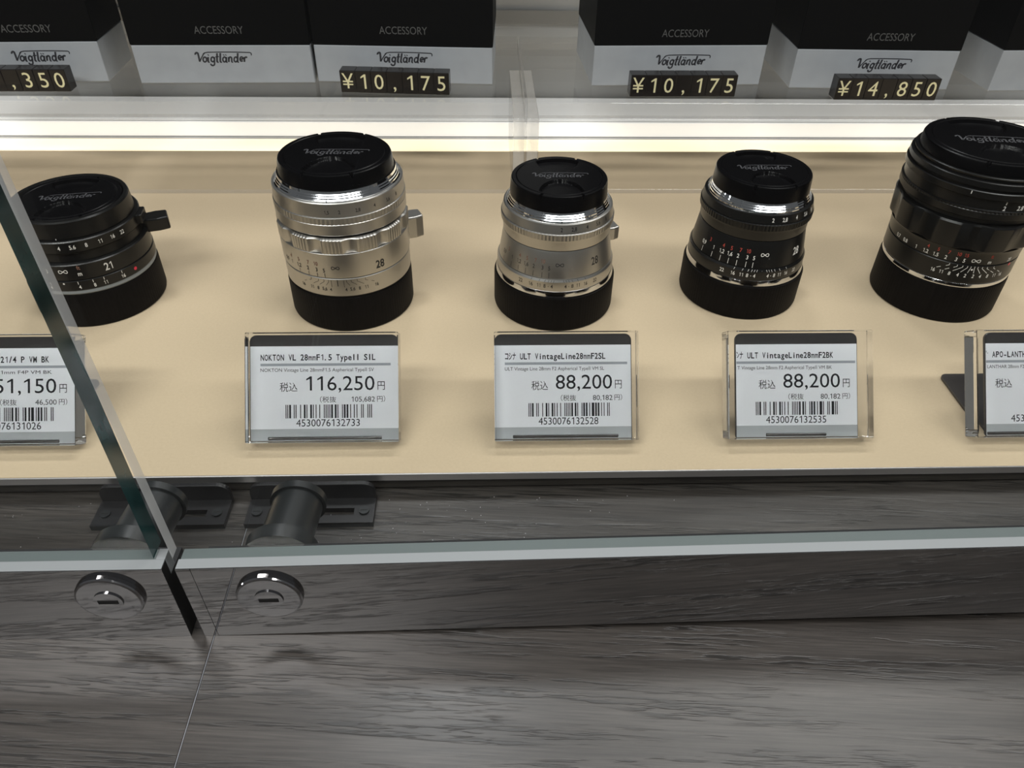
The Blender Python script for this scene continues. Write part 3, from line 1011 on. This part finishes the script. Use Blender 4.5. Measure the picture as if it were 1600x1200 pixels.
price_card('price card cut off by the right picture edge', 174.6, 191.8, 53.0, 'コシナ APO-LANTHAR28mmF2', ('APO-LANTHAR 28mm F2 Aspherical VM', 28.0), None, None, '4530076132', pl=6.3, shift=-1.0)


# ================================================================= GLASS DOORS
def glass_door(label, ox, length, side, tilt):
    """origin at the lower front corner next to the gap; side -1 runs to the left, +1 to the right"""
    t = thing('glass_door', label, 'glass door', (ox, 127, -9 + 0.05))
    t.rotation_euler = (0, math.radians(-tilt), 0)
    a, b = (-length, 0) if side < 0 else (0, length)
    H = 31.5

    def bx(mb, x0, x1, *r):
        return mb.box(min(x0 * side, x1 * side), max(x0 * side, x1 * side), *r)
    c0 = 4.0 if side > 0 else 0.0
    if c0:
        bx(MB(), 0, c0 - .15, 0, 3.2, 0, H - .3, 0, {'-x': 1}).build('end_cap', ['mirror', 'slot'], t)
    dk = {'+x': 1} if side < 0 else {'-x': 1}  # rail ends blackened to stand for the shade in the door gap
    bx(MB(), c0, length, 0, 12.5, 0, 25.0, 0, dk).build('bottom_rail', ['mirror', 'slot'], t)
    bx(MB(), c0, length, 0, 3.2, 25.02, H - .3, 0, dk).build('front_lip', ['mirror', 'slot'], t)
    bx(MB(), 0.1, length, 0.15, 3.3, H - .28, H).build('lip_cover', 'railtop', t, 0.12)
    g0 = -1.5 if side > 0 else 3.0
    if side < 0:
        bx(MB(), 0.1, 2.6, 3.35, 6.9, 25.05, H).build('channel_end', 'railtop', t, 0.15)
    bx(MB(), 0.5 if side > 0 else 2.65, length, 3.35, 6.9, 25.05, H - .2).build('gasket', 'gasket' if side > 0 else 'gasket', t, 0.2)
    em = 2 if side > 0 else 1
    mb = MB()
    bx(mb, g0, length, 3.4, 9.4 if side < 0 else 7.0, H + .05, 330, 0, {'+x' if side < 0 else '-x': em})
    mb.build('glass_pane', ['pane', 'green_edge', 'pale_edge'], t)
    # lock: chrome rosette on the rail, black barrel behind it
    lx, lz = (16.6, 20.2) if side < 0 else (22.8, 19.4)
    X = lx * side
    ro = MB()
    prof = [(0, 1.7), (8.3, 1.7), (8.8, 1.5), (9.0, 1.1), (9.1, 0.02)]
    vs, fs, n = [], [], 64
    for r, d in prof:
        vs += [(X + r * math.cos(2 * math.pi * k / n), -d, lz + r * math.sin(2 * math.pi * k / n)) for k in range(n)]
    for i in range(len(prof) - 1):
        fs += [(i * n + k, i * n + (k + 1) % n, (i + 1) * n + (k + 1) % n, (i + 1) * n + k) for k in range(n)]
    ro.add(vs, fs, 0, True)
    ro = ro.build('lock_rosette', 'lockmetal', t, angle=20)
    MB().tube((X, -1.65, lz), (X, -2.1, lz), 3.9, 40).build('lock_plug', 'lockmetal', ro, 0.25)
    MB().box(X - 2.7, X + 2.7, -2.2, -2.12, lz - .75, lz + .75).build('key_slot', 'slot', ro)
    bb = MB()
    bb.tube((X, 12.55, lz - 1.0), (X, 17.0, lz - 1.0), 10.5, 48)
    bb.tube((X, 17.0, lz - 1.0), (X + 1, 34.0, lz - 2.0), 7.6, 48)
    bb.tube((X + 1, 34.0, lz - 2.0), (X + 1, 36.5, lz - 2.0), 8.6, 48)
    bb.build('lock_barrel', 'latch_gr', t, 0.4)
    return t


glass_door('left glass door with mirror bottom rail and green glass edge', -86.6, 330, -1, 0.0)
glass_door('right glass door with mirror bottom rail, wider of the two', -82.6, 400, 1, 1.0)


# latches screwed to the floor of the case
def latch(x0, x1, label):
    t = thing('door_latch', label, 'latch', ((x0 + x1) / 2, 172, -8.95), 0, 'black latches behind the locks')
    w = (x1 - x0) / 2
    mb = MB()
    # plate with a slot: four bars
    sx0, sx1 = -w * .05, w * .68
    mb.box(-w, w, -5.2, -1.8, 0, 2.2)
    mb.box(-w, w, 1.2, 5.6, 0, 2.2)
    mb.box(-w, sx0, -1.8, 1.2, 0, 2.2)
    mb.box(sx1, w, -1.8, 1.2, 0, 2.2)
    mb.build('plate', 'latch', t)
    poly = [(-w, 0), (w, 0)] + arc(w - 4, 5.0, 4, 4, 0, 90, 6) + arc(-w + 4, 5.0, 4, 4, 90, 180, 6)
    MB().prism(poly, 'y', 5.65, 7.4).build('strike_flange', 'latch', t, 0.3)
    for s in (-1, 1):
        sr = MB().tube((s * (w - 3.4), -.3, 2.2), (s * (w - 3.4), -.3, 2.9), 1.7, 20).build('screw', 'latch_gr', t, 0.25)
        MB().box(s * (w - 3.4) - 1.1, s * (w - 3.4) + 1.1, -.5, -.1, 2.92, 3.0).build('screw_slot', 'slot', sr)
    return t


latch(-130.5, -87.0, 'black door latch behind the left lock, left of the board joint')
latch(-80.6, -38.2, 'black door latch behind the right lock, right of the board joint')


# fine white dust on the case floor behind the glass
mb = MB()
for _ in range(150):
    x, y, q = random.gauss(-45, 60), random.uniform(141, 181), random.uniform(0.06, 0.17)
    a = random.uniform(0, 3)
    mb.add([(x + q * math.cos(a + k * 2.1), y + q * math.sin(a + k * 2.1), -8.97) for k in range(3)] + [(x, y, -8.97 + q)], [(0, 1, 3), (1, 2, 3), (2, 0, 3), (0, 2, 1)])
tag(mb.build('dust', 'paper'), 'white dust specks scattered on the dark floor behind the glass doors', 'dust', kind='stuff')
